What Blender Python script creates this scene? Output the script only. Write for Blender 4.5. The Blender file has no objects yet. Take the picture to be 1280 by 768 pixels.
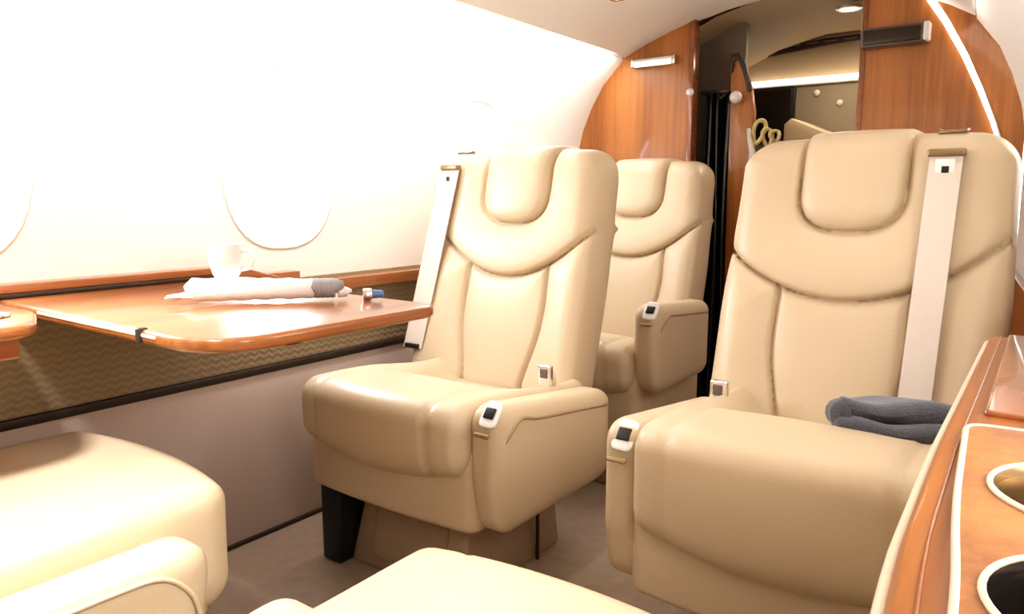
import bpy, bmesh, math, random
from mathutils import Vector, Matrix
random.seed(4)
C = bpy.context.scene.collection
D = bpy.data
PI = math.pi

# ------------------------------------------------------------------ materials
def mat(name, color, rough=0.5, metal=0.0, spec=0.5, noise=0.0, nscale=30, bump=0.0, bscale=200, coat=0.0, emit=None, estr=0.0, sheen=0.0):
    m = D.materials.new(name); m.use_nodes = True
    nt = m.node_tree; b = nt.nodes['Principled BSDF']
    b.inputs['Base Color'].default_value = (*color, 1)
    b.inputs['Roughness'].default_value = rough
    b.inputs['Metallic'].default_value = metal
    b.inputs['Specular IOR Level'].default_value = spec
    b.inputs['Coat Weight'].default_value = coat
    b.inputs['Coat Roughness'].default_value = 0.08
    b.inputs['Sheen Weight'].default_value = sheen
    if emit:
        b.inputs['Emission Color'].default_value = (*emit, 1)
        b.inputs['Emission Strength'].default_value = estr
    tc = nt.nodes.new('ShaderNodeTexCoord')
    if noise:
        n = nt.nodes.new('ShaderNodeTexNoise'); n.inputs['Scale'].default_value = nscale
        n.inputs['Detail'].default_value = 4
        nt.links.new(tc.outputs['Object'], n.inputs['Vector'])
        r = nt.nodes.new('ShaderNodeMapRange')
        r.inputs['To Min'].default_value = 1 - noise; r.inputs['To Max'].default_value = 1 + noise
        nt.links.new(n.outputs['Fac'], r.inputs['Value'])
        mx = nt.nodes.new('ShaderNodeVectorMath'); mx.operation = 'SCALE'
        mx.inputs[0].default_value = color
        nt.links.new(r.outputs['Result'], mx.inputs['Scale'])
        nt.links.new(mx.outputs['Vector'], b.inputs['Base Color'])
    if bump:
        n2 = nt.nodes.new('ShaderNodeTexNoise'); n2.inputs['Scale'].default_value = bscale
        n2.inputs['Detail'].default_value = 3
        nt.links.new(tc.outputs['Object'], n2.inputs['Vector'])
        bp = nt.nodes.new('ShaderNodeBump'); bp.inputs['Strength'].default_value = bump
        bp.inputs['Distance'].default_value = 0.004
        nt.links.new(n2.outputs['Fac'], bp.inputs['Height'])
        nt.links.new(bp.outputs['Normal'], b.inputs['Normal'])
    return m

def wood(name, c1, c2, axis='Z', scale=1.0, rough=0.25, coat=0.6):
    m = D.materials.new(name); m.use_nodes = True
    nt = m.node_tree; b = nt.nodes['Principled BSDF']
    tc = nt.nodes.new('ShaderNodeTexCoord'); mp = nt.nodes.new('ShaderNodeMapping')
    s = [60 * scale] * 3; s['XYZ'.index(axis)] = 2.2 * scale
    mp.inputs['Scale'].default_value = s
    n = nt.nodes.new('ShaderNodeTexNoise'); n.inputs['Scale'].default_value = 1.0
    n.inputs['Detail'].default_value = 6; n.inputs['Roughness'].default_value = 0.65
    n2 = nt.nodes.new('ShaderNodeTexNoise'); n2.inputs['Scale'].default_value = 0.12; n2.inputs['Detail'].default_value = 2
    ad = nt.nodes.new('ShaderNodeMath'); ad.operation = 'ADD'
    md = nt.nodes.new('ShaderNodeMath'); md.operation = 'MULTIPLY'; md.inputs[1].default_value = 0.5
    cr = nt.nodes.new('ShaderNodeValToRGB')
    cr.color_ramp.elements[0].position = 0.36; cr.color_ramp.elements[0].color = (*c1, 1)
    cr.color_ramp.elements[1].position = 0.64; cr.color_ramp.elements[1].color = (*c2, 1)
    L = nt.links.new
    L(tc.outputs['Object'], mp.inputs['Vector']); L(mp.outputs['Vector'], n.inputs['Vector']); L(mp.outputs['Vector'], n2.inputs['Vector'])
    L(n.outputs['Fac'], ad.inputs[0]); L(n2.outputs['Fac'], ad.inputs[1]); L(ad.outputs[0], md.inputs[0])
    L(md.outputs[0], cr.inputs['Fac']); L(cr.outputs['Color'], b.inputs['Base Color'])
    b.inputs['Roughness'].default_value = rough
    b.inputs['Coat Weight'].default_value = coat; b.inputs['Coat Roughness'].default_value = 0.06
    return m

def woven(name, c1, c2):
    m = D.materials.new(name); m.use_nodes = True
    nt = m.node_tree; b = nt.nodes['Principled BSDF']; L = nt.links.new
    tc = nt.nodes.new('ShaderNodeTexCoord'); sp = nt.nodes.new('ShaderNodeSeparateXYZ')
    L(tc.outputs['Object'], sp.inputs[0])
    tri = nt.nodes.new('ShaderNodeMath'); tri.operation = 'PINGPONG'; tri.inputs[1].default_value = 0.014
    L(sp.outputs['Y'], tri.inputs[0])
    k = nt.nodes.new('ShaderNodeMath'); k.operation = 'MULTIPLY'; k.inputs[1].default_value = 0.55
    L(tri.outputs[0], k.inputs[0])
    ad = nt.nodes.new('ShaderNodeMath'); ad.operation = 'ADD'
    L(sp.outputs['Z'], ad.inputs[0]); L(k.outputs[0], ad.inputs[1])
    t2 = nt.nodes.new('ShaderNodeMath'); t2.operation = 'PINGPONG'; t2.inputs[1].default_value = 0.0085
    L(ad.outputs[0], t2.inputs[0])
    mr = nt.nodes.new('ShaderNodeMapRange'); mr.inputs['From Max'].default_value = 0.0085
    L(t2.outputs[0], mr.inputs['Value'])
    cr = nt.nodes.new('ShaderNodeValToRGB')
    cr.color_ramp.elements[0].color = (*c1, 1); cr.color_ramp.elements[1].color = (*c2, 1)
    L(mr.outputs['Result'], cr.inputs['Fac']); L(cr.outputs['Color'], b.inputs['Base Color'])
    bp = nt.nodes.new('ShaderNodeBump'); bp.inputs['Strength'].default_value = 0.4; bp.inputs['Distance'].default_value = 0.003
    L(mr.outputs['Result'], bp.inputs['Height']); L(bp.outputs['Normal'], b.inputs['Normal'])
    b.inputs['Roughness'].default_value = 0.85
    return m

M = {}
LEATHER = (0.62, 0.49, 0.325)
M['leather'] = mat('cream_leather', LEATHER, 0.38, spec=0.45, noise=0.03, nscale=6, bump=0.10, bscale=160)
M['seam'] = mat('leather_piping', (0.40, 0.28, 0.165), 0.5, bump=0.1)
M['belt'] = mat('belt_webbing', (0.70, 0.61, 0.52), 0.65, bump=0.25, bscale=400)
M['chrome'] = mat('satin_chrome', (0.80, 0.77, 0.72), 0.22, metal=1.0)
M['frame_white'] = mat('white_window_frame', (0.93, 0.925, 0.92), 0.5, bump=0.02)
M['white_metal'] = mat('white_plate', (0.85, 0.82, 0.77), 0.35, bump=0.03)
M['bronze'] = mat('bronze_bar', (0.30, 0.21, 0.11), 0.35, metal=0.6)
M['black'] = mat('black_plastic', (0.012, 0.011, 0.011), 0.4, bump=0.05)
M['base'] = mat('beige_base_cover', (0.44, 0.33, 0.225), 0.75, noise=0.06, nscale=40, bump=0.2)
M['carpet'] = mat('taupe_carpet', (0.46, 0.335, 0.225), 0.95, noise=0.26, nscale=28, bump=0.9, bscale=340, sheen=0.3)
M['liner'] = mat('ivory_liner', (0.86, 0.82, 0.75), 0.55, bump=0.05, bscale=60)
M['ceiling'] = mat('ceiling_liner', (0.80, 0.74, 0.67), 0.6, bump=0.04, bscale=60)
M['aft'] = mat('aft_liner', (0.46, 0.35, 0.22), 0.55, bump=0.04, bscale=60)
M['aft_low'] = mat('aft_lower_panel', (0.34, 0.28, 0.20), 0.5, noise=0.05, nscale=15)
M['greypanel'] = mat('mauve_grey_panel', (0.56, 0.45, 0.385), 0.7, noise=0.05, nscale=6, bump=0.1)
M['woven'] = woven('woven_side_fabric', (0.28, 0.205, 0.12), (0.36, 0.275, 0.165))
M['darktrim'] = mat('dark_brown_trim', (0.035, 0.02, 0.012), 0.45, bump=0.02)
M['wood_v'] = wood('veneer_vertical', (0.27, 0.088, 0.018), (0.50, 0.19, 0.045), 'Z', 1.0, 0.32, 0.35)
M['wood_y'] = wood('veneer_lengthwise', (0.23, 0.072, 0.018), (0.44, 0.165, 0.05), 'Y', 1.0, 0.28, 0.4)
M['wood_console'] = wood('veneer_console', (0.22, 0.066, 0.010), (0.44, 0.155, 0.028), 'Y', 1.0, 0.42, 0.1)
M['burl'] = wood('burl_veneer', (0.26, 0.085, 0.018), (0.46, 0.185, 0.045), 'Z', 1.6, 0.38, 0.12)
M['wood_dark'] = wood('veneer_red', (0.24, 0.075, 0.025), (0.40, 0.14, 0.05), 'Y', 1.0, 0.22, 0.7)
M['pale_line'] = mat('pale_edge_inlay', (0.80, 0.68, 0.50), 0.3, bump=0.02)
M['white_cloth'] = mat('white_linen', (0.84, 0.80, 0.76), 0.8, bump=0.35, bscale=90)
M['grey_cloth'] = mat('grey_band_cloth', (0.33, 0.31, 0.30), 0.7, bump=0.3, bscale=90)
M['blanket'] = mat('slate_grey_wool', (0.085, 0.085, 0.10), 0.9, noise=0.25, nscale=60, bump=0.8, bscale=300, sheen=0.4)
M['porcelain'] = mat('white_porcelain', (0.88, 0.86, 0.83), 0.2, coat=0.4, bump=0.01)
M['blue'] = mat('blue_enamel', (0.10, 0.20, 0.42), 0.3, bump=0.01)
M['black_cloth'] = mat('black_curtain_cloth', (0.012, 0.010, 0.009), 0.28, spec=0.9, bump=0.3, bscale=60)
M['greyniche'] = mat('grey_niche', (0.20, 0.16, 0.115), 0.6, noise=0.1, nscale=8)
M['brass'] = mat('brass', (0.72, 0.50, 0.20), 0.25, metal=1.0)
M['greymetal'] = mat('dark_grey_fixture', (0.15, 0.12, 0.10), 0.35, metal=0.3)
M['dark_metal'] = mat('dark_metal_liner', (0.06, 0.045, 0.035), 0.2, metal=0.7)
M['gold_metal'] = mat('bronze_cup_liner', (0.42, 0.30, 0.15), 0.25, metal=0.9)
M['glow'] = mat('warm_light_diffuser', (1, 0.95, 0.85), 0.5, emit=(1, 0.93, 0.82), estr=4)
M['glow_soft'] = mat('soft_light_diffuser', (1, 0.95, 0.85), 0.5, emit=(1, 0.92, 0.80), estr=1.0)
def glass():
    m = D.materials.new('window_glass'); m.use_nodes = True; nt = m.node_tree
    for n in list(nt.nodes): nt.nodes.remove(n)
    o = nt.nodes.new('ShaderNodeOutputMaterial'); mx = nt.nodes.new('ShaderNodeMixShader')
    t = nt.nodes.new('ShaderNodeBsdfTransparent'); g = nt.nodes.new('ShaderNodeBsdfGlossy')
    t.inputs['Color'].default_value = (0.97, 0.98, 1, 1); g.inputs['Roughness'].default_value = 0.03
    mx.inputs['Fac'].default_value = 0.06
    nt.links.new(t.outputs[0], mx.inputs[1]); nt.links.new(g.outputs[0], mx.inputs[2]); nt.links.new(mx.outputs[0], o.inputs['Surface'])
    return m
M['glass'] = glass()

# ------------------------------------------------------------------ helpers
def obj(name, verts, faces, m, parent=None, smooth=True, angle=None):
    me = D.meshes.new(name); me.from_pydata([tuple(v) for v in verts], [], faces); me.update()
    bm = bmesh.new(); bm.from_mesh(me); bmesh.ops.recalc_face_normals(bm, faces=bm.faces); bm.to_mesh(me); bm.free()
    return link(name, me, m, parent, smooth, angle)

def link(name, me, m, parent=None, smooth=True, angle=None):
    o = D.objects.new(name, me); C.objects.link(o)
    if m: me.materials.append(M[m])
    if smooth:
        for p in me.polygons: p.use_smooth = True
        if angle is not None and hasattr(me, 'set_sharp_from_angle'):
            me.set_sharp_from_angle(angle=math.radians(angle))
    if parent: o.parent = parent
    return o

def tag(o, label=None, cat=None, group=None, kind=None):
    if label: o['label'] = label
    if cat: o['category'] = cat
    if group: o['group'] = group
    if kind: o['kind'] = kind
    return o

def thing(name, label, cat, loc=(0, 0, 0), rz=0, group=None):
    o = D.objects.new(name, None); C.objects.link(o); o.empty_display_size = .05
    o.location = loc; o.rotation_euler = (0, 0, rz)
    return tag(o, label, cat, group)

def axis_samples(a, b, r, n, k=5):
    r = min(r, (b - a) / 2 * .999)
    s = [a + r * (1 - math.cos(PI / 2 * i / k)) for i in range(k + 1)]
    e = [b - r * (1 - math.cos(PI / 2 * i / k)) for i in range(k + 1)][::-1]
    mid = [s[-1] + (e[0] - s[-1]) * i / n for i in range(1, n)]
    return s + mid + e

def rbox(x0, x1, y0, y1, z0, z1, r, n=(8, 8, 8), fn=None, k=5):
    """rounded box with even topology; r scalar or per-axis"""
    if not isinstance(r, (tuple, list)): r = (r, r, r)
    lo = (x0, y0, z0); hi = (x1, y1, z1)
    r = [min(r[i], (hi[i] - lo[i]) / 2 * .999) for i in range(3)]
    ax = [axis_samples(lo[i], hi[i], r[i], n[i], k) for i in range(3)]
    N = [len(a) for a in ax]
    idx = {}; verts = []; faces = []
    def v(i, j, l):
        key = (i, j, l)
        if key in idx: return idx[key]
        p = [ax[0][i], ax[1][j], ax[2][l]]
        q = [min(max(p[a], lo[a] + r[a]), hi[a] - r[a]) for a in range(3)]
        d = [(p[a] - q[a]) / r[a] for a in range(3)]
        ln = math.sqrt(sum(t * t for t in d))
        if ln > 1e-9: p = [q[a] + d[a] / ln * r[a] for a in range(3)]
        if fn: p = fn(*p)
        idx[key] = len(verts); verts.append(p); return idx[key]
    def side(a, fixed, b, c):
        for i in range(N[b] - 1):
            for j in range(N[c] - 1):
                q = []
                for (di, dj) in ((0, 0), (1, 0), (1, 1), (0, 1)):
                    t = [0, 0, 0]; t[a] = fixed; t[b] = i + di; t[c] = j + dj; q.append(v(*t))
                faces.append(q)
    for a, b, c in ((0, 1, 2), (1, 0, 2), (2, 0, 1)):
        side(a, 0, b, c); side(a, N[a] - 1, b, c)
    return verts, faces

def box(name, x0, x1, y0, y1, z0, z1, m, parent=None, r=0.004, fn=None, n=(2, 2, 2)):
    v, f = rbox(x0, x1, y0, y1, z0, z1, r, n, fn, 3)
    return obj(name, v, f, m, parent)

def tube_mesh(pts, rad, seg=10, closed=False):
    pts = [Vector(p) for p in pts]; verts = []; faces = []; n = len(pts)
    up = None
    for i, p in enumerate(pts):
        a = pts[(i - 1) % n] if (closed or i > 0) else p
        b = pts[(i + 1) % n] if (closed or i < n - 1) else p
        t = (b - a).normalized()
        if up is None:
            up = Vector((0, 0, 1)) if abs(t.z) < .9 else Vector((1, 0, 0))
        s = t.cross(up).normalized(); up = s.cross(t).normalized()
        rr = rad[i] if isinstance(rad, (list, tuple)) else rad
        for k in range(seg):
            c = 2 * PI * k / seg
            verts.append(p + s * math.cos(c) * rr + up * math.sin(c) * rr)
    for i in range(n if closed else n - 1):
        for k in range(seg):
            a = i * seg + k; b = i * seg + (k + 1) % seg
            c = ((i + 1) % n) * seg + (k + 1) % seg; d = ((i + 1) % n) * seg + k
            faces.append((a, b, c, d))
    if not closed:
        faces.append(list(range(seg))[::-1]); faces.append([(n - 1) * seg + k for k in range(seg)])
    return verts, faces

def tube(name, pts, rad, m, parent=None, seg=10, closed=False):
    v, f = tube_mesh(pts, rad, seg, closed); return obj(name, v, f, m, parent)

def lathe(name, prof, m, parent=None, seg=32, loc=(0, 0, 0), smooth=True):
    verts = []; faces = []
    for (r, z) in prof:
        for k in range(seg):
            a = 2 * PI * k / seg; verts.append((loc[0] + r * math.cos(a), loc[1] + r * math.sin(a), loc[2] + z))
    n = len(prof)
    for i in range(n - 1):
        for k in range(seg):
            faces.append((i * seg + k, i * seg + (k + 1) % seg, (i + 1) * seg + (k + 1) % seg, (i + 1) * seg + k))
    faces.append([k for k in range(seg)][::-1]); faces.append([(n - 1) * seg + k for k in range(seg)])
    return obj(name, verts, faces, m, parent, smooth, 50)

def prism(name, poly, a0, a1, axis, m, parent=None, bevel=0.0):
    """poly of 2-D points extruded along an axis; coordinates ordered by the remaining axes"""
    def P(p, a):
        if axis == 'Y': return (p[0], a, p[1])
        if axis == 'X': return (a, p[0], p[1])
        return (p[0], p[1], a)
    n = len(poly)
    verts = [P(p, a0) for p in poly] + [P(p, a1) for p in poly]
    faces = [list(range(n))[::-1], list(range(n, 2 * n))] + [(i, (i + 1) % n, n + (i + 1) % n, n + i) for i in range(n)]
    o = obj(name, verts, faces, m, parent, True, 35)
    if bevel:
        bm = bmesh.new(); bm.from_mesh(o.data)
        es = [e for e in bm.edges if abs(e.calc_face_angle(0)) > .9]
        bmesh.ops.bevel(bm, geom=es, offset=bevel, segments=3, affect='EDGES', profile=.5)
        bm.to_mesh(o.data); bm.free()
        for p in o.data.polygons: p.use_smooth = True
        o.data.set_sharp_from_angle(angle=math.radians(40))
    return o

def cut(o, cutters):
    """subtract cutter meshes for good and remove them"""
    for c in cutters:
        md = o.modifiers.new('cut', 'BOOLEAN'); md.operation = 'DIFFERENCE'; md.solver = 'EXACT'; md.object = c
    dg = bpy.context.evaluated_depsgraph_get()
    me = D.meshes.new_from_object(o.evaluated_get(dg))
    o.modifiers.clear(); old = o.data; o.data = me; me.name = o.name
    for c in cutters: D.objects.remove(c, do_unlink=True)
    for p in me.polygons: p.use_smooth = True
    me.set_sharp_from_angle(angle=math.radians(30))

def sstep(a, b, x):
    t = min(1, max(0, (x - a) / (b - a))); return t * t * (3 - 2 * t)

# ------------------------------------------------------------------ cabin shell
XC = -0.775
Y0, YB = -0.9, 2.83
PROF = [(-.915, .0), (-.918, .45), (-.918, .80), (-.916, 1.0), (-.910, 1.10), (-.885, 1.20), (-.845, 1.29), (-.79, 1.38), (-.70, 1.47)]
CEIL = [(-.695, 1.478), (-.60, 1.52), (-.50, 1.556), (-.40, 1.587), (-.28, 1.613), (-.14, 1.633), (0, 1.64)]
def KR(y): return (XC * -1 + .165 - .092 * y) / .915
def profx(u, y): return XC + (u if u <= 0 else u * KR(y))

def shell_strip(name, prof, side, m, out=0.05):
    """side -1 left, +1 right, 0 both (ceiling)"""
    if side == 0: inner = prof + [(-u, z) for (u, z) in prof[:-1][::-1]]
    else: inner = [(side * -1 * u if side == 1 else u, z) for (u, z) in prof]
    cen = (0, .75)
    outer = []
    for (u, z) in inner:
        d = Vector((u - cen[0], 0, max(0, z - cen[1]) * 1.3)); d.normalize(); outer.append((u + d.x * out, z + d.z * out))
    loop = inner + outer[::-1]
    ys = [Y0, .5, 1.5, YB]
    verts = [(profx(u, y), y, z) for y in ys for (u, z) in loop]; n = len(loop); faces = []
    for j in range(len(ys) - 1):
        for i in range(n):
            faces.append((j * n + i, j * n + (i + 1) % n, (j + 1) * n + (i + 1) % n, (j + 1) * n + i))
    faces.append(list(range(n))); faces.append([(len(ys) - 1) * n + i for i in range(n)])
    return tag(obj(name, verts, faces, m, None, True, 40), kind='structure')

wl = shell_strip('wall_left', PROF, -1, 'liner')
wr = shell_strip('wall_right', PROF, 1, 'liner')
ce = shell_strip('ceiling', CEIL, 0, 'ceiling')
tag(box('wall_front', -1.80, .30, Y0 - .04, Y0, 0, 1.70, 'liner', r=.003), kind='structure')
floor = tag(box('floor', -1.80, .40, Y0, 3.68, -.05, 0, 'carpet', r=.002), kind='structure')

# windows (oval, raked reveals)
WY = [.49, 1.275, 2.065]; WZ = 1.02
def oval(a, b, n=40, p=2.5):
    pts = []
    for k in range(n):
        t = 2 * PI * k / n; c, s = math.cos(t), math.sin(t)
        pts.append((a * math.copysign(abs(c) ** (2 / p), c), b * math.copysign(abs(s) ** (2 / p), s)))
    return pts
def wallx(side, y, z):
    pr = PROF
    for (u0, z0), (u1, z1) in zip(pr, pr[1:]):
        if z0 <= z <= z1:
            u = u0 + (u1 - u0) * (z - z0) / (z1 - z0); break
    return profx(u if side < 0 else -u, y)
wn = 0
for side, wall in ((-1, wl), (1, wr)):
    cutters = []
    for y in WY:
        xw = wallx(side, y, WZ)
        pts = [(y + a, WZ + b) for a, b in oval(.166, .224)]
        cutters.append(prism('cutter', pts, xw - .2, xw + .2, 'X', None))
    cut(wall, cutters)
    for y in WY:
        wn += 1
        xw = wallx(side, y, WZ)
        rings = []; verts = []; faces = []
        N = 40
        for (a, b, dx, follow) in ((.166, .224, .052, 1), (.166, .224, .0, 1), (.182, .241, -.002, 1), (.178, .236, -.004, 1), (.166, .223, -.002, 1), (.150, .204, .030, 0), (.146, .200, .052, 0)):
            for (py, pz) in oval(a, b, N):
                bx = wallx(side, y + py, WZ + pz) if follow else xw
                verts.append((bx + side * dx, y + py, WZ + pz))
        for j in range(6):
            for k in range(N):
                faces.append((j * N + k, j * N + (k + 1) % N, (j + 1) * N + (k + 1) % N, (j + 1) * N + k))
        w = tag(obj('window_%d' % wn, verts, faces, 'frame_white'), kind='structure')
        pv = [(xw + side * .046, y + a, WZ + b) for a, b in oval(.151, .205, N)]
        obj('window_pane', pv, [list(range(N))], 'glass', w)

# side panelling on the left wall
XL = -1.690
tag(box('trim_1', XL - .02, XL + .006, Y0, YB - .01, .012, .452, 'greypanel', r=.003), kind='structure')
tag(box('trim_2', XL - .02, XL + .012, Y0, YB - .01, .452, .472, 'darktrim', r=.003), kind='structure')
tag(box('trim_3', XL - .02, XL + .004, Y0, YB - .01, .472, .70, 'woven', r=.003), kind='structure')
tag(box('baseboard_left', XL - .02, XL + .010, Y0, YB - .01, 0, .012, 'darktrim', r=.003), kind='structure')
# wooden lip of the side ledge, stepping down behind the table through a sloping gusset
def ledge(name, y0, y1, z0, z1, x1):
    return tag(box(name, XL - .015, x1, y0, y1, z0, z1, 'wood_y', r=.004), kind='structure')
ledge('trim_4', Y0, 1.06, .731, .750, XL + .038)
tag(box('trim_14', XL - .015, XL + .041, Y0, 1.06, .7225, .731, 'darktrim', r=.002), kind='structure')
v = []
gus = prism('trim_5', [(1.06, .694), (1.06, .750), (1.10, .750), (1.30, .690), (1.30, .66)], XL - .012, XL + .034, 'X', 'wood_dark', bevel=.003); tag(gus, kind='structure')
ledge('trim_6', 1.30, YB - .01, .655, .690, XL + .045)
tag(box('trim_7', XL - .015, XL + .030, Y0, 1.30, .690, .722, 'wood_dark', r=.003), kind='structure')
# right side panelling
def taper(xa):
    def fn(x, y, z): return (x + (wallx(1, y, .3) - .02), y, z)
    return fn
tag(box('trim_8', 0, .03, Y0, YB - .01, .0, .70, 'wood_dark', r=.003, fn=taper(0), n=(2, 6, 2)), kind='structure')

# aft bulkhead: two veneered panels either side of the aft opening
def arch_z(x, y):
    u = (x - XC); u = u if u <= 0 else u / KR(y); u = -abs(u)
    pr = PROF[:-1] + CEIL
    for (u0, z0), (u1, z1) in zip(pr[3:], pr[4:]):
        if u0 <= u <= u1: return z0 + (z1 - z0) * (u - u0) / max(1e-6, u1 - u0)
    return 1.0
def bulk(name, xa, xb, m, y0=YB - .03, y1=YB + .004):
    top = [];
    N = 28
    for i in range(N + 1):
        x = xa + (xb - xa) * i / N; top.append((x, arch_z(x, YB) + .012))
    poly = [(xa, 0)] + top + [(xb, 0)]
    return tag(prism(name, poly, y0, y1, 'Y', m, None), kind='structure')
bulk('wall_back_left', -1.685, -1.185, 'wood_v')
bulk('wall_back_right', -.575, -.10, 'wood_v')
tag(prism('trim_9', [(-1.192, 0), (-1.192, 1.585), (-1.172, 1.59), (-1.172, 0)], YB - .036, YB + .02, 'Y', 'wood_dark', bevel=.003), kind='structure')
tag(prism('trim_10', [(-.583, 0), (-.583, 1.625), (-.565, 1.62), (-.565, 0)], YB - .034, YB + .02, 'Y', 'wood_dark', bevel=.003), kind='structure')

# aft compartment beyond the opening
YA = 3.62
poly = [(-1.42, 0), (-1.42, 1.40), (-1.30, 1.50), (-1.1, 1.585), (-.9, 1.63), (-.7, 1.632), (-.5, 1.60), (-.3, 1.52), (-.24, 1.4), (-.24, 0)]
tag(prism('wall_aft', [(-1.50, 0), (-1.50, 1.72), (-.18, 1.72), (-.18, 0)], YA, YA + .04, 'Y', 'aft'), kind='structure')
verts = []; faces = []
arc = poly[1:-1]; n = len(arc)
for y in (YB + .005, YA):
    verts += [(x, y, z + (.004 if y > 3 else .012)) for x, z in arc] + [(x, y, z + .04) for x, z in arc[::-1]]
m2 = 2 * n
for i in range(m2): faces.append((i, (i + 1) % m2, m2 + (i + 1) % m2, m2 + i))
hd = [(x, arch_z(x, YB) + .02) for x in [-1.19 + .64 * i / 20 for i in range(21)]]
tag(prism('trim_13', hd + [(-.55, 1.70), (-1.19, 1.70)], YB - .012, YB + .06, 'Y', 'ceiling'), kind='structure')
tag(obj('ceiling_aft', verts, faces, 'aft', None, True, 40), kind='structure')
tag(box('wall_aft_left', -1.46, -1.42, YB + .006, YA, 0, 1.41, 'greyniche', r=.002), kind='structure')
tag(box('wall_aft_right', -.24, -.20, YB + .006, YA, 0, 1.41, 'aft_low', r=.002), kind='structure')
tag(box('trim_11', -1.40, -.26, YA - .014, YA - .001, .0, 1.425, 'aft_low', r=.003), kind='structure')

def part_box(*a, **k): return box(*a, **k)

t = thing('strip_light', 'long white glowing strip light on the aft compartment wall above the dark screen', 'light', (-.95, YA - .02, 1.44))
part_box('housing', -.30, .42, -.012, .018, -.018, -.006, 'white_metal', t, r=.003)
part_box('diffuser', -.30, .42, -.022, .006, -.006, .014, 'glow', t, r=.006)
t = thing('air_grille', 'long dark tapering air grille high on the aft wall above the strip light', 'vent', (-.96, YA - .004, 1.615))
pts = [(-.27, -.042), (-.15, -.018), (-.05, -.004), (.05, .004), (.26, .006), (.26, -.014), (.08, -.024), (-.06, -.036), (-.16, -.046), (-.27, -.052)]
prism('grille_frame', pts, -.012, .006, 'Y', 'darktrim', t, bevel=.002)
for k in range(5):
    x = -.10 + k * .08
    part_box('slat', x, x + .055, -.017, -.010, -.014 + k * .001, -.008 + k * .001, 'greymetal', t, r=.002)
t = thing('wall_screen', 'square black screen below the left end of the aft strip light', 'screen', (-1.115, YA - .016, 1.18))
part_box('screen_frame', -.105, .105, -.022, .001, 0, .245, 'black', t, r=.006)
part_box('glass_face', -.092, .092, -.0245, -.020, .014, .232, 'dark_metal', t, r=.003)
for i, (x, z) in enumerate(((-.92, 1.385), (-.82, 1.335))):
    t = D.objects['trim_11']
    o = lathe('panel_knob', [(.004, 0), (.012, .001), (.014, .006), (.010, .012), (.002, .014)], 'white_metal', t, 20); o.rotation_euler = (PI / 2, 0, 0); o.location = (x, YA - .014, z)
# sloped cream vanity in the aft compartment
t = thing('vanity_unit', 'cream vanity cabinet with a sloping top in the aft compartment behind the right seat', 'cabinet', (-.72, 3.40, 0))
prism('cabinet_body', [(-.245, 0), (-.245, 1.225), (-.215, 1.25), (.12, 1.10), (.30, 1.06), (.30, 0)], -.12, .19, 'Y', 'leather', t, bevel=.008)
part_box('kick_plate', -.23, .29, -.126, -.115, .01, .09, 'darktrim', t, r=.003)
# open wooden door edge, with curved top
door = tag(prism('door_1', [(-1.062, .01), (-1.075, 1.40), (-1.066, 1.455), (-1.045, 1.46), (-1.02, 1.42), (-.995, 1.34), (-.978, 1.25), (-.972, .01)], 2.93, 2.965, 'Y', 'wood_v', bevel=.004), kind='structure')
prism('door_trim', [(-1.078, 1.40), (-1.070, 1.468), (-1.043, 1.472), (-1.015, 1.43), (-.985, 1.325), (-1.0, 1.32), (-1.024, 1.40), (-1.045, 1.445), (-1.06, 1.44), (-1.066, 1.40)], 2.918, 2.93, 'Y', 'darktrim', door, bevel=.002)
t = door; KP = (-1.035, 2.925, 1.30)
o = lathe('knob_stem', [(.008, 0), (.008, .03)], 'brass', t, 16); o.rotation_euler = (PI / 2, 0, 0); o.location = KP
o = lathe('door_knob', [(.001, .016), (.012, .018), (.021, .028), (.024, .04), (.020, .053), (.010, .061), (.001, .063)], 'white_metal', t, 24); o.rotation_euler = (PI / 2, 0, 0); o.location = KP
o = lathe('stud', [(.016, 0), (.014, .006), (.009, .012), (.001, .014)], 'white_metal', D.objects['trim_9'], 20); o.rotation_euler = (PI / 2, 0, 0); o.location = (-1.183, YB - .036, 1.32)
# looped pale gold cord tied by the door
t = thing('curtain_tieback', 'pale gold looped cord tieback hanging on the wooden door edge behind the right seat', 'tieback', (-.94, 2.90, 1.12))
def loop(cx, cz, a, b, tilt, r, m, nm):
    pts = []
    for k in range(28):
        q = 2 * PI * k / 28; x = a * math.cos(q); z = b * math.sin(q)
        pts.append((cx + x * math.cos(tilt) - z * math.sin(tilt), .012 * math.sin(q * 2), cz + x * math.sin(tilt) + z * math.cos(tilt)))
    return tube(nm, pts, r, m, t, 8, True)
M['cord'] = mat('pale_gold_cord', (0.66, 0.54, 0.26), 0.5, bump=0.4, bscale=300)
M['cord_white'] = mat('ivory_cord', (0.80, 0.76, 0.66), 0.5, bump=0.4, bscale=300)
loop(-.005, .045, .020, .045, -.25, .008, 'cord', 'cord_loop')
loop(.030, .020, .016, .036, .2, .008, 'cord', 'cord_loop')
loop(.058, .028, .016, .020, .5, .007, 'cord', 'cord_loop')
tube('tassel', [(-.045, 0, .06), (-.035, -.01, .02), (-.022, -.012, -.03), (-.024, -.012, -.09)], [.007, .009, .012, .015], 'cord_white', t, 10)
tube('wall_bracket', [(0, .032, .085), (0, 0, .085)], .006, 'brass', t, 10)
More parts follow.
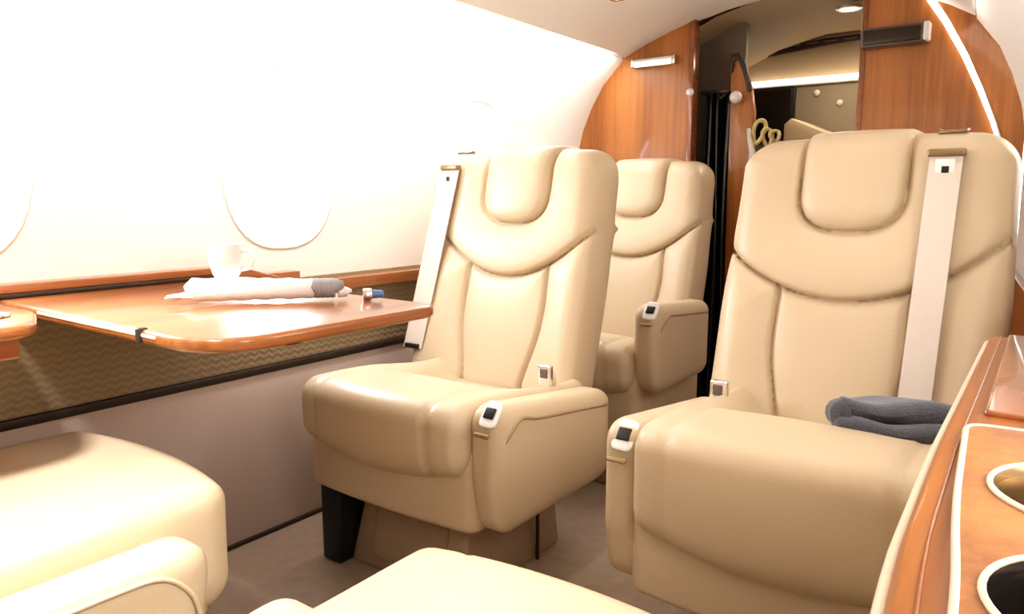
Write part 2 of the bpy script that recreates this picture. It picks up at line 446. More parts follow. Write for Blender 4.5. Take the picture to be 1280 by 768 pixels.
# black curtain in the opening
cv = []; cf = []; NX, NZ = 60, 24
for j in range(NZ + 1):
    z = .02 + 1.31 * j / NZ
    for i in range(NX + 1):
        s = i / NX
        x = -1.185 + .125 * s
        y = 2.955 + .020 * math.sin(s * 2 * PI * 3.2 + .4 * math.sin(z * 2)) + .008 * math.sin(s * 19 + z * 1.5)
        cv.append((x + .006 * math.sin(z * 5 + s * 8), y, z))
for j in range(NZ):
    for i in range(NX):
        a = j * (NX + 1) + i; cf.append((a, a + 1, a + NX + 2, a + NX + 1))
t = thing('curtain', 'black satin curtain hanging in folds in the aft opening beside the wood bulkhead', 'curtain', (0, 0, 0))
cu = obj('drape', cv, cf, 'black_cloth', t)
sol = cu.modifiers.new('s', 'SOLIDIFY'); sol.thickness = .003
tube('curtain_rod', [(-1.20, 2.955, 1.335), (-1.05, 2.955, 1.335)], .008, 'greymetal', t, 12)
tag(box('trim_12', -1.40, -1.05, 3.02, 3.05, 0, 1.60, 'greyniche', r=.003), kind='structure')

# fixtures on the bulkhead
t = thing('bar_light', 'short pale bar light mounted on the left wood bulkhead', 'light', (-1.33, YB - .03, 1.445))
o = part_box('lamp_body', -.088, .088, -.040, .001, -.014, .016, 'white_metal', t, r=.012)
part_box('diffuser', -.080, .080, -.043, -.030, -.016, .004, 'glow_soft', t, r=.005)
part_box('end_cap', -.094, -.084, -.038, .0, -.016, .018, 'chrome', t, r=.004); part_box('end_cap', .084, .094, -.038, .0, -.016, .018, 'chrome', t, r=.004)
t = thing('wall_speaker', 'dark grey wide box fixture high on the right wood bulkhead', 'speaker', (-.478, YB - .03, 1.435))
part_box('speaker_body', -.098, .095, -.05, .001, -.028, .034, 'greymetal', t, r=.008)
part_box('front_mesh', -.088, .080, -.053, -.045, -.020, .026, 'dark_metal', t, r=.003)
part_box('end_cap', .086, .104, -.052, .001, -.022, .036, 'white_metal', t, r=.006)
# glowing tube added to stand for the cove light reflected in the right bulkhead
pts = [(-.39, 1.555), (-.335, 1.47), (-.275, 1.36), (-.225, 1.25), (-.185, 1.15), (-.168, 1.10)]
t = thing('pale_line', 'thin curved glowing strip standing for the cove light reflected in the right wood bulkhead above the seat', 'light', (0, YB - .03, 0))
tube('reflection_tube', [(x, -.012, z) for x, z in pts], [.011, .010, .009, .008, .006, .005], 'glow', t, 10)
tube('reflection_edge', [(x + .004, -.003, z) for x, z in pts], .006, 'white_metal', t, 8)
# ceiling downlights
def downlight(x, y, label, zoff=0):
    if y < YB:
        z = arch_z(x, y) if y > 0 else 1.5; dz = (arch_z(x + .01, y) - arch_z(x - .01, y)) / .02
    else:
        z, dz = 1.615, 0.
    t = thing('ceiling_downlight', label, 'light', (x, y, z - .001)); t.rotation_euler = (0, -math.atan(dz), 0)
    lathe('rim', [(.046, .004), (.046, -.004), (.040, -.007), (.034, -.005), (.034, .004)], 'chrome', t, 28)
    lathe('lens', [(.033, .003), (.033, -.003), (.022, -.005), (.001, -.006)], 'glow', t, 28)
    return t
downlight(-1.205, 2.27, 'round ceiling downlight over the left seats, near the top edge of the view')
downlight(-.687, 3.07, 'round ceiling downlight in the aft compartment ahead of the wood bulkhead')

# ------------------------------------------------------------------ seats
ZB, ZT = .36, 1.055       # bottom / top of the backrest
def back_face(x, z, p):
    """local y of the seat back's front surface"""
    v = (z - ZB) / (ZT - ZB)
    base = p['yb'] + p['rake'] * v - .018 * math.sin(PI * min(1, max(0, v))) * -1 * .4
    return base

def build_back(root, p, m='leather'):
    W0, W1, wing = p['w0'], p['w1'], p['wing']
    cx = p['bx']
    NX, NZ = 124, 140
    R = .06
    def halfw(v): return W0 + (W1 - W0) * sstep(.45, 1, v)
    P = [[None] * (NX + 1) for _ in range(NZ + 1)]
    reg = [[None] * (NX + 1) for _ in range(NZ + 1)]
    hw, hx = p['hw'], p['hx']
    hz = ZB + .68 * (ZT - ZB) if p.get('hz') is None else p['hz']
    def smp(i, n, e):     # denser toward both ends
        t = i / n; return t
    for j in range(NZ + 1):
        v = j / NZ
        for i in range(NX + 1):
            u = -1 + 2 * i / NX
            w = halfw(v)
            xl, xr = -w - wing, w
            x = (xl + xr) / 2 + u * (xr - xl) / 2
            # rounded upper corners
            r = .075; hwid = (xr - xl) / 2; ax = abs(u) * hwid
            drop = .010 * (u * u)
            if ax > hwid - r: drop += r - math.sqrt(max(0, r * r - (ax - hwid + r) ** 2))
            zt = ZT - drop + .010 * sstep(hw + .012, hw - .012, abs(x - hx)) * 1
            z = ZB + v * (zt - ZB)
            # distance to outline
            de = min(hwid - ax, (zt - z) + 0.0, (z - ZB) * 1.0)
            y = back_face(x, z, p)
            if de < R: y += .9 * (R - math.sqrt(max(0, R * R - (R - max(0, de)) ** 2)))
            # headrest pad (U shape)
            cz = hz + hw * .85
            ex = abs(x - hx)
            if z > cz: dh = hw - ex
            else:
                q = math.sqrt((ex / hw) ** 2.6 + 0.0) if False else ((ex / hw) ** 2.6 + ((cz - z) / (hw * .85)) ** 2.6) ** (1 / 2.6)
                dh = (1 - q) * hw
            # yoke lower arc
            za = p['za'] + p['zk'] * abs(x - hx) ** 2.0
            dy = (z - za) / math.sqrt(1 + (2 * p['zk'] * (x - hx)) ** 2)
            # lumbar seams
            s = p['ls'] + .035 * (1 - sstep(ZB + .02, p['za'] + .05, z)) * -1 + .018 * math.sin(PI * sstep(ZB, p['za'] + .06, z))
            dl = s - abs(x - hx * .5)
            if dh > 0: rg = 'headrest_pad'; ds = dh
            elif dy > 0: rg = 'yoke_panel'; ds = min(dy, -dh)
            elif dl > 0: rg = 'lumbar_panel'; ds = min(dl, -dy)
            else: rg = 'bolster_left' if x < 0 else 'bolster_right'; ds = min(-dl, -dy)
            if rg == 'headrest_pad': y -= .030 * (1 - math.exp(-ds / .022))
            elif rg == 'yoke_panel': y -= .022 * (1 - math.exp(-ds / .035)) + .012 * math.exp(-((z - za) / .07) ** 2)
            elif rg == 'lumbar_panel': y -= .012 * (1 - math.exp(-ds / .03))
            else: y -= .022 * (1 - math.exp(-ds / .035)) + .010 * sstep(.12, .26, abs(x))
            y += .014 * math.exp(-(ds / .0055) ** 2)
            P[j][i] = (cx + x, y, z)
            if de < .014 and v > .02: rg = 'shell'
            reg[j][i] = rg
    groups = {}
    for j in range(NZ):
        for i in range(NX):
            groups.setdefault(reg[j][i], []).append((j, i))
    def sub(cells):
        idx = {}; vs = []; fs = []
        def g(j, i):
            if (j, i) not in idx: idx[(j, i)] = len(vs); vs.append(P[j][i])
            return idx[(j, i)]
        for (j, i) in cells: fs.append((g(j, i), g(j, i + 1), g(j + 1, i + 1), g(j + 1, i)))
        return vs, fs
    for rg, nm in (('headrest_pad', 'headrest_pad'), ('yoke_panel', 'yoke_panel'), ('lumbar_panel', 'lumbar_panel'), ('bolster_left', 'side_bolster'), ('bolster_right', 'side_bolster')):
        if rg in groups:
            vs, fs = sub(groups[rg]); o = D.objects.new(nm, D.meshes.new(nm)); o.data.from_pydata(vs, [], fs)
            C.objects.link(o); o.data.materials.append(M[m]); o.parent = root
            for q in o.data.polygons: q.use_smooth = True
    # shell: rim + sides + rear
    vs, fs = sub(groups['shell'])
    off = len(vs)
    loop_ = [P[0][i] for i in range(NX + 1)] + [P[j][NX] for j in range(1, NZ + 1)] + [P[NZ][i] for i in range(NX - 1, -1, -1)] + [P[j][0] for j in range(NZ - 1, 0, -1)]
    L = len(loop_)
    cenx = cx - wing / 2; cenz = (ZB + ZT) / 2
    for (dd, sc) in ((0, 1), (.02, 1.012), (.05, 1.016), (.085, 1.0), (.108, .96), (.118, .88), (.12, .5), (.12, .02)):
        for q in loop_:
            vs.append((cenx + (q[0] - cenx) * sc, q[1] * 1 + dd - (.0 if sc > .95 else 0), cenz + (q[2] - cenz) * (sc if sc < 1 else 1 + (sc - 1) * .4)))
    for r_ in range(7):
        for k in range(L):
            a = off + r_ * L + k; b = off + r_ * L + (k + 1) % L
            fs.append((a, b, b + L, a + L))
    o = D.objects.new('backrest_shell', D.meshes.new('backrest_shell')); o.data.from_pydata(vs, [], fs)
    C.objects.link(o); o.data.materials.append(M[m]); o.parent = root
    bm = bmesh.new(); bm.from_mesh(o.data); bmesh.ops.remove_doubles(bm, verts=bm.verts, dist=.0004); bmesh.ops.recalc_face_normals(bm, faces=bm.faces); bm.to_mesh(o.data); bm.free()
    for q in o.data.polygons: q.use_smooth = True

def build_seat(name, label, loc, rz, mirror=1, **kw):
    p = dict(yb=.4446, rake=.1804, hz=.845, w0=.262, w1=.245, wing=.05, bx=-.04, hw=.112, hx=-.015, za=.70, zk=1.9, ls=.135,
             cw=.255, arm=True, arm_z=.50, arm_bot=.21, arm_y0=.0, arm_y1=.49, belt=(-.245, -.285), box_z=.205, control='plate', latch=True, base=True, ct=.485, recline=0, crown=.008, crest=.014, dip=.070, dip_side=.030, arm_drop=.06, seams=1, hwb=.036, apz=.345, boxw=.005, ctl=(.048, -.018))
    p.update(kw)
    root = thing(name, label, 'seat', loc, rz, kw.get('group'))
    cw = p['cw']; ct = p['ct']
    # lower upholstered box
    def bf(x, y, z):
        if y < .1: y -= .016 * (1 - (x / .27) ** 2)
        return (x, y, z)
    v, f = rbox(-cw - p['boxw'], cw + (.012 if p['boxw'] > 0 else p['boxw']), 0.0, .49, p['box_z'], .40, (.03, .03, .02), (10, 8, 4), bf); obj('seat_box', v, f, 'leather', root)
    # cushion with an apron that drops over the front
    def cf_(x, y, z):
        u = x / cw
        front = 1 - sstep(.02, .16, y)
        apron = .055 * (1 - .9 * u * u)
        if z < .42: z -= front * apron * (.42 - z) / .11
        y -= front * (.035 * (1 - u * u)) * (0.6 + 0.4 * sstep(.30, .45, z))
        if z > .42:
            z += p['crown'] * (1 - u * u) * (sstep(-.05, .1, y)) + p['crest'] * front * (1 - u ** 4)
            z -= (p['dip_side'] + p['dip'] * (1 - sstep(.50, .92, abs(u)))) * sstep(.12, .42, y)
        # sewn seams toward each side
        for sx in (-.175, .175):
            g = math.exp(-((x - sx) / .007) ** 2) * p['seams']
            y += .006 * g * front
            if z > .42: z -= .006 * g
        return (x, y, z)
    v, f = rbox(-cw, cw, -.035, .50, p['apz'], ct, (.030, .050, .045), (44, 16, 8), cf_, 8); obj('seat_cushion', v, f, 'leather', root)
    # aisle armrest
    if p['arm']:
        az, ab, a0, a1 = p['arm_z'], p['arm_bot'], p['arm_y0'], p['arm_y1']
        def af(x, y, z):
            t = (y - a0) / (a1 - a0)
            if z > (az + ab) / 2: z -= p['arm_drop'] * t * sstep((az + ab) / 2, az, z)
            if y < a0 + .12 and z < ab + .12: y += .022 * (1 - (z - ab) / .12) * (1 - (y - a0) / .12)
            return (x, y, z)
        v, f = rbox(cw - .012, cw + .075, a0, a1, ab, az, (.028, .055, .045), (6, 18, 12), af, 6); o = obj('armrest', v, f, 'leather', root)
        # piping along the outer side panel
        X = cw + .0705
        if p['control'] != 'plate':
          H_ = az - ab; pts = [(X, a0 + .030, ab + .10 * H_), (X, a0 + .030, ab + .38 * H_), (X, a0 + .045, ab + .62 * H_), (X, a0 + .085, az - .034), (X, a0 + .15, az - .026), (X, a0 + .3, az - .026), (X, a1 - .03, az - .028)]
        else:
          pts = [(X - .012, a0 + .022, az - .10), (X, a0 + .045, az - .062), (X, a0 + .085, az - .040), (X, a0 + .15, az - .036 - p['arm_drop'] * .30), (X, a0 + .3 * (a1 - a0) / .49, az - .036 - p['arm_drop'] * .62), (X - .001, a1 - .04, az - .038 - p['arm_drop'] * .93)]
        sm = []
        for i in range(len(pts) - 1):
            A = Vector(pts[max(0, i - 1)]); B = Vector(pts[i]); Cc = Vector(pts[i + 1]); E_ = Vector(pts[min(len(pts) - 1, i + 2)])
            for k in range(6):
                s = k / 6
                sm.append(.5 * ((2 * B) + (Cc - A) * s + (2 * A - 5 * B + 4 * Cc - E_) * s * s + (3 * B - A - 3 * Cc + E_) * s ** 3))
        sm.append(Vector(pts[-1]))
        tube('piping', [(q.x + .0035, q.y, q.z) for q in sm], .0042, 'leather' if p['control'] == 'ribs' else 'seam', o, 8)
        if p['control'] == 'plate':
            c = D.objects.new('arm_control', D.meshes.new('arm_control')); C.objects.link(c)
            v, f = rbox(-.021, .021, -.004, .006, -.030, .030, (.012, .003, .012), (2, 2, 2), None, 4)
            c.data.from_pydata(v, [], f); c.data.materials.append(M['white_metal']); c.parent = root
            for q in c.data.polygons: q.use_smooth = True
            bmm = bmesh.new(); bmm.from_mesh(c.data); bmesh.ops.recalc_face_normals(bmm, faces=bmm.faces); bmm.to_mesh(c.data); bmm.free()
            c.location = (cw + p['ctl'][0], a0 + .012, az + p['ctl'][1]); c.rotation_euler = (math.radians(-38), 0, 0)
            box('recline_button', -.013, .013, -.008, -.003, -.012, .012, 'black', c, r=.003)
            box('release_slot', -.019, .019, -.0055, .0, -.054, -.044, 'bronze', c, r=.003)
        elif p['control'] == 'ribs':
            for k in range(3):
                yy = a0 + .075 + .016 * k
                box('stitch_rib', cw + .008, cw + .050, yy, yy + .006, az - .0095, az + .0015 - .002 * k, 'leather', o, r=.003)
    # backrest
    n0 = set(root.children)
    build_back(root, p)
    # shoulder belt over the window-side bolster
    bx0, bx1 = p['belt']
    zs0, zs1 = 1.00, .475
    vs = []; fs = []; N = 24
    hwb = p['hwb']
    for k in range(N + 1):
        s = k / N; z = zs0 + (zs1 - zs0) * s; x = p['bx'] + bx0 + (bx1 - bx0) * s
        y = back_face(x, z, p) - .037 - .004 * math.sin(PI * s)
        for (dx, dy) in ((-hwb, 0), (hwb, 0), (hwb, .003), (-hwb, .003)): vs.append((x + dx, y + dy, z))
    for k in range(N):
        for i in range(4):
            fs.append((k * 4 + i, k * 4 + (i + 1) % 4, k * 4 + 4 + (i + 1) % 4, k * 4 + 4 + i))
    fs.append((3, 2, 1, 0)); fs.append((N * 4, N * 4 + 1, N * 4 + 2, N * 4 + 3))
    sb = obj('shoulder_belt', vs, fs, 'belt', root, True, 30)
    x0 = p['bx'] + bx0; y0 = back_face(x0, 1.005, p) - .034
    o = box('belt_guide', x0 - .034, x0 + .034, y0 - .012, y0 + .012, 1.000, 1.016, 'bronze', root, r=.005)
    o = box('belt_plate', x0 - .018, x0 + .018, y0 - .012, y0 - .003, .952, .996, 'white_metal', sb, r=.004)
    box('plate_mark', x0 - .007, x0 + .006, y0 - .0135, y0 - .010, .968, .981, 'black', o, r=.001)
    yt = back_face(x0, ZT, p) + .035
    tube('belt_ring', [(x0 - .022, yt - .016, ZT - .002), (x0 + .022, yt - .016, ZT - .002), (x0 + .026, yt, ZT + .003), (x0 + .018, yt + .014, ZT - .0), (x0 - .018, yt + .014, ZT - .0), (x0 - .026, yt, ZT + .003)], .004, 'bronze', root, 8, True)
    xb = p['bx'] + bx1; yb = back_face(xb, .485, p) - .040
    box('belt_anchor', xb - .027, xb + .027, yb - .006, yb + .006, .474, .488, 'black', root, r=.003)
    if p['recline']:
        piv = Vector((0, .47, .45)); Rm = Matrix.Translation(piv) @ Matrix.Rotation(-math.radians(p['recline']), 4, 'X') @ Matrix.Translation(-piv)
        for c in set(root.children) - n0: c.data.transform(Rm)
        for c in sb.children_recursive: c.data.transform(Rm)
    # lap belt latch
    if p['latch']:
        lx, ly, lz = p.get('latch_at', (cw - .04, .345, .468))
        c = D.objects.new('lap_latch', None)
        o = box('lap_buckle', lx - .020, lx + .020, ly - .008, ly + .008, lz - .01, lz + .045, 'chrome', root, r=.006)
        box('latch_tongue', lx - .010, lx + .012, ly - .011, ly - .004, lz + .012, lz + .036, 'greymetal', o, r=.003)
        tube('belt_stub', [(lx, ly + .006, lz + .03), (lx + .004, ly + .016, lz + .016), (lx + .006, ly + .022, lz - .02)], [.010, .014, .012], 'belt', o, 10)
    # pedestal
    if p['base']:
        v, f = rbox(-.165, .165, .10, .46, .0, .215, (.012, .012, .008), (2, 2, 2), lambda x, y, z: (x * (1 + .16 * (1 - z / .2)), y - .04 * (1 - z / .2) * (1 if y < .3 else 0), z), 3)
        b = obj('pedestal', v, f, 'base', root)
        def slope(x, y, z): return (x, y - .04 * (1 - z / .2), z)
        for (xa, xb_, za, zb) in ((-.12, .12, .030, .036), (-.12, .12, .150, .156), (-.12, -.114, .036, .150), (.114, .12, .036, .150)):
            v, f = rbox(xa, xb_, .0965, .1035, za, zb, .002, (2, 2, 2), slope, 2); obj('panel_bead', v, f, 'seam', b)
        box('support_post', .194, .202, .335, .345, 0.0, .21, 'darktrim', root, r=.003)
        box('swivel_block', -.255, -.185, .02, .14, 0, .215, 'black', root, r=.012)
    if mirror < 0:
        for c in root.children_recursive:
            if c.type == 'MESH':
                if c.location.length > 0 or any(c.rotation_euler):
                    c.location.x *= -1
                me = c.data; me.transform(Matrix.Scale(-1, 4, (1, 0, 0))); me.flip_normals()
    return root

build_seat('cabin_seat', 'cream leather cabin seat beside the wooden table, its shoulder belt at the window side', (-1.20, 1.15, 0), 0)
build_seat('cabin_seat', 'cream leather cabin seat with a dark folded blanket on its cushion', (-.315, 1.15, 0), 0, mirror=-1,
           cw=.25, wing=.012, bx=.03, w0=.276, w1=.265, belt=(-.158, -.150), hx=.018, hw=.108, zk=1.55, latch_at=(.235, .36, .49), ct=.530, arm_z=.525, dip=.085, dip_side=.03, ctl=(.028, -.028), crown=.012, hwb=.029)
build_seat('cabin_seat', 'cream leather cabin seat farthest back on the left, against the wood bulkhead', (-1.235, 1.97, 0), 0,
           arm_z=.61, arm_bot=.335, arm_y1=.42, arm_y0=-.01, arm_drop=.03, ct=.475, latch=False, box_z=.15)
build_seat('cabin_seat', 'near cream leather seat at the lower left corner, facing the table seat', (-1.345, .655, 0), PI, mirror=-1,
           control='ribs', arm_y0=.045, arm_z=.398, apz=.25, boxw=-.02, wing=0, bx=-.01, arm_drop=.0, latch=False, crown=.0, crest=.002, dip=.006, dip_side=0, ct=.450, seams=.0)
build_seat('cabin_seat', 'nearest cream seat, only its pale cushion front showing at the bottom centre', (-.45, .725, 0), PI, mirror=1,
           control='none', arm_y0=.15, arm_z=.42, arm_drop=.02, latch=False, recline=52, ct=.430, crown=.006, crest=.004, dip=.02, dip_side=0, seams=.3)

# ------------------------------------------------------------------ folded blanket
t = None
bv = []; bf_ = []
def blanket():
    v1, f1 = rbox(-.105, .105, -.075, .075, 0, .026, (.012, .02, .0128), (20, 12, 3), lambda x, y, z: (x + .004 * math.sin(y * 40), y + .005 * math.sin(x * 35), z + .004 * math.sin(x * 45 + y * 20) * (z > .01)), 5)
    v2, f2 = rbox(-.100, .105, -.060, .072, .022, .052, (.014, .026, .0148), (20, 12, 3), lambda x, y, z: (x + .006 * math.sin(y * 50 + 1), y + .006 * math.sin(x * 30 + 1), z + .005 * math.sin(x * 38 + y * 28 + 1) * (z > .035)), 5)
    v3, f3 = tube_mesh([(-.098 + .004 * math.sin(k), -.065 + .011 * k, .028 + .004 * math.sin(k * 1.3)) for k in range(13)], [.016 + .004 * math.sin(k * 1.1) for k in range(13)], 12)
    vs = list(v1); fs = list(f1)
    for v, f in ((v2, f2), (v3, f3)):
        o = len(vs); vs += list(v); fs += [[i + o for i in q] for q in f]
    o = obj('folded_blanket', vs, fs, 'blanket')
    o.scale = (1, 1, 1.3); o.location = (-.185, 1.385, .506); o.rotation_euler = (-.22, 0, math.radians(14))
    return tag(o, 'dark slate grey blanket folded on the right seat cushion', 'blanket')
blanket()

# ------------------------------------------------------------------ side table and what lies on it
t = thing('side_table', 'glossy reddish wood fold-out table at the left windows', 'table', (0, 0, 0))
def rounded_poly(pts, rads, n=8):
    out = []
    N = len(pts)
    for i in range(N):
        p = Vector(pts[i]); a = Vector(pts[i - 1]); b = Vector(pts[(i + 1) % N]); r = rads[i]
        if r <= 0: out.append((p.x, p.y)); continue
        da = (a - p).normalized(); db = (b - p).normalized()
        s = p + da * r; e = p + db * r
        for k in range(n + 1):
            u = k / n; q = s * (1 - u) ** 2 + p * 2 * u * (1 - u) + e * u * u
            out.append((q.x, q.y))
    return out
tp = rounded_poly([(-1.655, .572), (-.916, .562), (-.912, 1.036), (-1.655, 1.05)], [0, .11, .05, 0])
prism('table_top', tp, .700, .722, 'Z', 'wood_y', t, bevel=.007)
inner = rounded_poly([(-1.65, .67), (-1.02, .67), (-1.02, .96), (-1.65, .96)], [0, .08, .045, 0])
prism('underside_frame', inner, .686, .7005, 'Z', 'wood_dark', t, bevel=.003)
box('edge_inlay', -1.47, -1.06, .5605, .5655, .711, .7165, 'pale_line', t, r=.002, fn=lambda x, y, z: (x, y + .0045 * ((-1.06 - x) / .4) + .002, z))
box('hinge', -1.112, -1.100, .560, .575, .702, .7245, 'darktrim', t, r=.002)
box('support_arm', -1.67, -1.05, .79, .82, .666, .6865, 'greymetal', t, r=.004)

sp = rounded_poly([(-1.650, .28), (-1.30, .28), (-1.30, .50), (-1.44, .556), (-1.650, .556)], [0, .02, .05, .03, 0])
t = thing('side_shelf', 'wooden side shelf with rounded corner at the left edge, next to the table', 'shelf', (0, 0, 0))
prism('shelf_top', sp, .698, .722, 'Z', 'wood_y', t, bevel=.008)
box('shelf_apron', -1.65, -1.34, .29, .49, .66, .6985, 'wood_dark', t, r=.006)
sc_ = thing('coaster', 'small silver and blue coaster on the wooden side shelf at the left edge', 'coaster', (-1.42, .475, .722))
lathe('coaster_rim', [(.030, 0), (.032, .002), (.031, .005), (.027, .0055)], 'chrome', sc_, 28); lathe('coaster_face', [(.026, .0045), (.026, .0062), (.024, .0066)], 'blue', sc_, 28)

t = thing('saucer', 'white saucer under the cup on the wooden table by the window', 'saucer', (-1.49, .965, .722))
lathe('dish', [(.035, 0), (.038, .003), (.066, .010), (.070, .013), (.068, .014), (.040, .008), (.001, .007)], 'porcelain', t, 40)
t = thing('cup', 'white porcelain cup with handle on the saucer by the window', 'cup', (-1.49, .965, .7292))
lathe('cup_bowl', [(.022, 0), (.023, .004), (.021, .008), (.030, .022), (.036, .045), (.037, .075), (.038, .088), (.036, .088), (.034, .07), (.030, .03), (.001, .02)], 'porcelain', t, 40)
tube('cup_handle', [(.030 * .8, .030 * .6, .072), (.052 * .8, .052 * .6, .074), (.062 * .8, .062 * .6, .055), (.052 * .8, .052 * .6, .034), (.030 * .8, .030 * .6, .030)], .005, 'porcelain', t, 10)

A = Vector((-1.315, .735, .722)); B = Vector((-1.105, .985, .722)); ax_ = (B - A); ln = ax_.length
t = thing('napkin_roll', 'rolled white cloth bundle with a grey band lying across the wooden table', 'napkin', A, math.atan2(ax_.y, ax_.x))
def roll(name, s0, s1, r0, r1, m, wob=.002, n=18, seg=20, cap=True):
    pts = []; rr = []
    for k in range(n + 1):
        u = k / n; s = s0 + (s1 - s0) * u; r = r0 + (r1 - r0) * u
        e = min(u, 1 - u)
        if cap and e < .04: r *= .72 + .28 * math.sqrt(max(0, 1 - (1 - e / .04) ** 2))
        rr.append(r + wob * math.sin(k * 1.9)); pts.append((s, 0, r + .0045))
    return tube(name, pts, rr, m, t, seg)
roll('cloth_roll', .030, .262, .0225, .019, 'white_cloth', .0012)
roll('grey_band', .252, .302, .0195, .0185, 'grey_cloth', .0006)
roll('end_tip', .300, .322, .0125, .009, 'white_cloth', .0003)
lv = []; lf = []
for k in range(9):
    u = k / 8
    for q in range(7):
        w = (q / 6 - .5); lv.append((.045 - .055 * u, w * (.040 - .018 * u) + .004 * math.sin(u * 4), .012 + .010 * (1 - u) + .006 * math.cos(w * 7 + u * 3) * (1 - .3 * u)))
for k in range(8):
    for q in range(6):
        a = k * 7 + q; lf.append((a, a + 1, a + 8, a + 7))
fl = obj('loose_corner', lv, lf, 'white_cloth', t); s_ = fl.modifiers.new('s', 'SOLIDIFY'); s_.thickness = .003

t = thing('bottle_stopper', 'small blue and silver stopper lying on the table beyond the white roll', 'stopper', (-1.062, .992, .722), .9)
o = lathe('stopper_cap', [(.011, 0), (.012, .003), (.012, .014), (.010, .017)], 'chrome', t, 20); o.rotation_euler = (0, PI / 2, 0); o.location = (-.012, 0, .0122)
o = lathe('stopper_plug', [(.008, 0), (.0085, .003), (.007, .020), (.004, .023)], 'blue', t, 20); o.rotation_euler = (0, PI / 2, 0); o.location = (.005, 0, .0122)

# ------------------------------------------------------------------ right hand console with cup holders
CZ = .76
t = thing('side_console', 'glossy wooden side console with two cup holders at the right edge', 'console', (0, 0, 0))
def yx(y): return -.049 - .004 * sstep(.35, .6, y) + .012 * (1 - sstep(.2, .42, y))
ysm = [-.2 + 1.26 * i / 40 for i in range(41)]
poly = [(yx(y), y) for y in ysm] + [(.060, 1.06), (.176, -.2)]
prism('console_top', poly, CZ - .030, CZ - .006, 'Z', 'wood_console', t, bevel=.006)
poly2 = [(yx(y) + .006, y) for y in ysm] + [(.058, 1.055), (.170, -.2)]
prism('console_body', poly2, .02, CZ - .030, 'Z', 'leather', t)
# pale outer bead and inner dark line
tube('edge_bead', [(yx(y) - .001, y, CZ - .017) for y in ysm], .0045, 'pale_line', t, 8)
tube('inlay_line', [(yx(y) + .012, y, CZ - .0058) for y in ysm], .0011, 'wood_dark', t, 6)
pp = rounded_poly([(-.012, -.15), (-.018, .318), (-.030, .44), (-.039, .608), (.100, .618), (.165, -.15)], [0, .05, .05, .015, 0, 0])
pan = prism('cup_panel', pp, CZ - .010, CZ, 'Z', 'burl', t)
cups = [(.036, .489, .053), (.042, .350, .053)]
cs = []
for (x, y, r) in cups:
    cs.append(prism('cutter', [(x + r * math.cos(2 * PI * k / 48), y + r * math.sin(2 * PI * k / 48)) for k in range(48)], CZ - .05, CZ + .05, 'Z', None))
cs2 = [c.copy() for c in cs]
for c in cs2: c.data = c.data.copy(); C.objects.link(c)
cs3 = []
for (x, y, r) in cups:
    cs3.append(prism('cutter', [(x + r * math.cos(2 * PI * k / 48), y + r * math.sin(2 * PI * k / 48)) for k in range(48)], CZ - .13, CZ + .05, 'Z', None))
cut(pan, cs)
top = [c for c in t.children if c.name.startswith('console_top')][0]; cut(top, cs2)
body = [c for c in t.children if c.name.startswith('console_body')][0]; cut(body, cs3)
tube('bevel_highlight', [(a, b, CZ - .001) for a, b in pp], .0022, 'pale_line', t, 6, True)  # pale line painted in as the highlight on the panel's bevel
for i, (x, y, r) in enumerate(cups):
    h = lathe('cup_holder', [(r - .004, -.085), (r - .002, -.010), (r - .0005, .001), (r + .001, .0022), (r + .001, .0), (r - .001, -.004), (r - .004, -.012), (r - .006, -.080), (.001, -.082)], ['gold_metal', 'dark_metal'][i], t, 48, (x, y, CZ))
    if i: h['label'] = 'dark lined cup holder'
    else: h['label'] = 'bronze lined cup holder'
    tube('holder_rim', [(x + (r + .001) * math.cos(2 * PI * k / 48), y + (r + .001) * math.sin(2 * PI * k / 48), CZ + .001) for k in range(48)], .0017, 'pale_line', h, 8, True)
# raised reddish panel on the rear of the console
poly = [(-.032, .66), (-.034, 1.05), (.055, 1.05), (.090, .66)]
prism('rear_lid', poly, CZ - .008, CZ - .001, 'Z', 'wood_dark', t, bevel=.003)

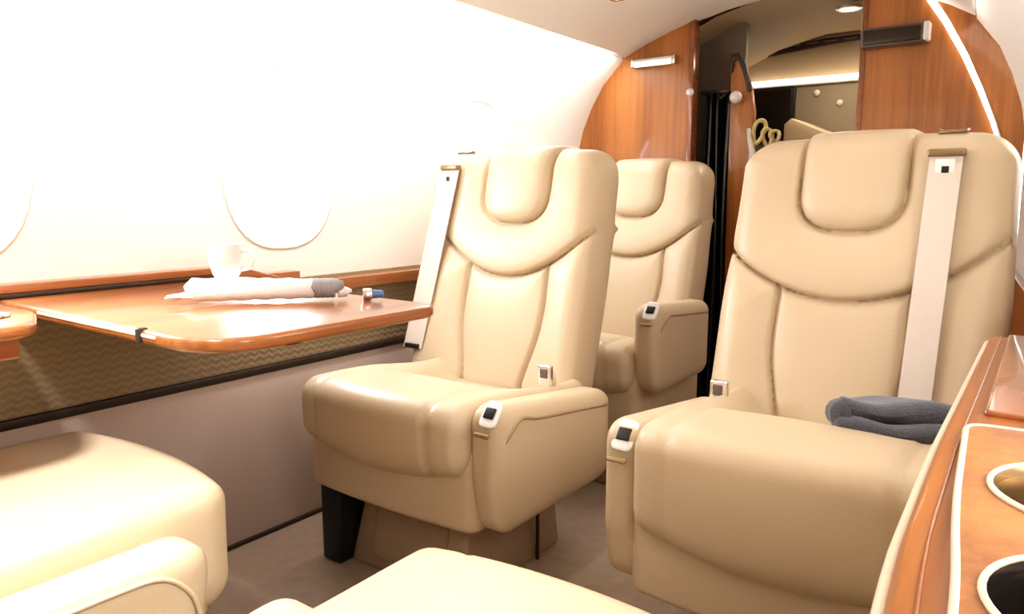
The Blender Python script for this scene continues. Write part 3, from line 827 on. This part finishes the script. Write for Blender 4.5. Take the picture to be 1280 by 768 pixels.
# ------------------------------------------------------------------ lights
def area(name, loc, rot, sx, sy, power, col):
    l = D.lights.new(name, 'AREA'); l.shape = 'RECTANGLE'; l.size = sx; l.size_y = sy; l.energy = power; l.color = col
    o = D.objects.new(name, l); C.objects.link(o); o.location = loc; o.rotation_euler = rot
    return o
DAY = (1.0, .97, .93)
def spot(name, loc, power, ang, col, size=.08, aim=None):
    l = D.lights.new(name, 'SPOT'); l.energy = power; l.spot_size = math.radians(ang); l.spot_blend = .8; l.color = col; l.shadow_soft_size = size
    o = D.objects.new(name, l); C.objects.link(o); o.location = loc
    if aim: o.rotation_euler = (Vector(aim) - Vector(loc)).to_track_quat('-Z', 'Y').to_euler()
    return o
for k, y in enumerate(WY):
    area('daylight_left', (-1.86, y, 1.10), (0, math.radians(-70), 0), .5, .45, [26, 18, 11][k], (.84, .88, 1.0))
    area('daylight_right', (wallx(1, y, 1.02) + .16, y, 1.12), (0, math.radians(84), 0), .5, .45, [7, 5, 4][k], (1, .97, .95))
area('cove_left', (-1.42, .95, 1.462), (0, math.radians(30), 0), .05, 3.5, 18, (.96, .97, 1.0))
area('cove_right', (profx(.66, 1.0), .95, 1.462), (0, math.radians(-38), math.radians(4)), .05, 3.5, 2, (1, .95, .86))
spot('fill_spot', (-.95, .12, 1.58), 130, 56, (.97, .97, 1.0), .08, (-1.25, .45, .45))  # added fill to brighten the near-left seat cushion
for (x, y, p_, a_) in ((-.56, .52, 62, 46), (-1.2, 1.35, 3, 70), (-.42, 1.45, 4.5, 75), (-1.15, 2.15, 6, 75), (-.78, 1.25, 16, 50)):  # added fill spots over the seats and aisle
    spot('fill_spot', (x, y, arch_z(x, y) - .02 if y > 0 else 1.55), p_, a_, (.97, .97, 1.0))
spot('fill_spot', (.03, .70, 1.30), 105, 30, (1, .97, .95), .05, (-1.15, .48, .40))  # unseen side spot, added to brighten the near-left seat front
area('forward_fill', (-1.0, -.6, 1.42), (math.radians(50), 0, 0), 1.0, .4, 1.4, (1, .97, .93))  # added soft fill for the seat fronts, out of view
area('aft_light', (-.75, 3.2, 1.58), (0, 0, 0), .3, .3, 3.2, (1, .85, .65))

w = D.worlds.new('World'); bpy.context.scene.world = w; w.use_nodes = True
w.node_tree.nodes['Background'].inputs['Color'].default_value = (1, .98, .95, 1)
w.node_tree.nodes['Background'].inputs['Strength'].default_value = 3.0

# ------------------------------------------------------------------ camera
cam = D.cameras.new('camera'); co = D.objects.new('camera', cam); C.objects.link(co)
co.location = (0, 0, .92); co.rotation_euler = (math.radians(90 - 8.4), 0, math.radians(36))
cam.sensor_width = 36; cam.lens = 36 * 930 / 1280; cam.clip_start = .02
sc = bpy.context.scene; sc.camera = co
sc.view_settings.view_transform = 'Standard'; sc.view_settings.look = 'Medium High Contrast'
sc.view_settings.exposure = -0.22
sc.cycles.use_denoising = True
sc.cycles.max_bounces = 8
sc.cycles.sample_clamp_indirect = 6
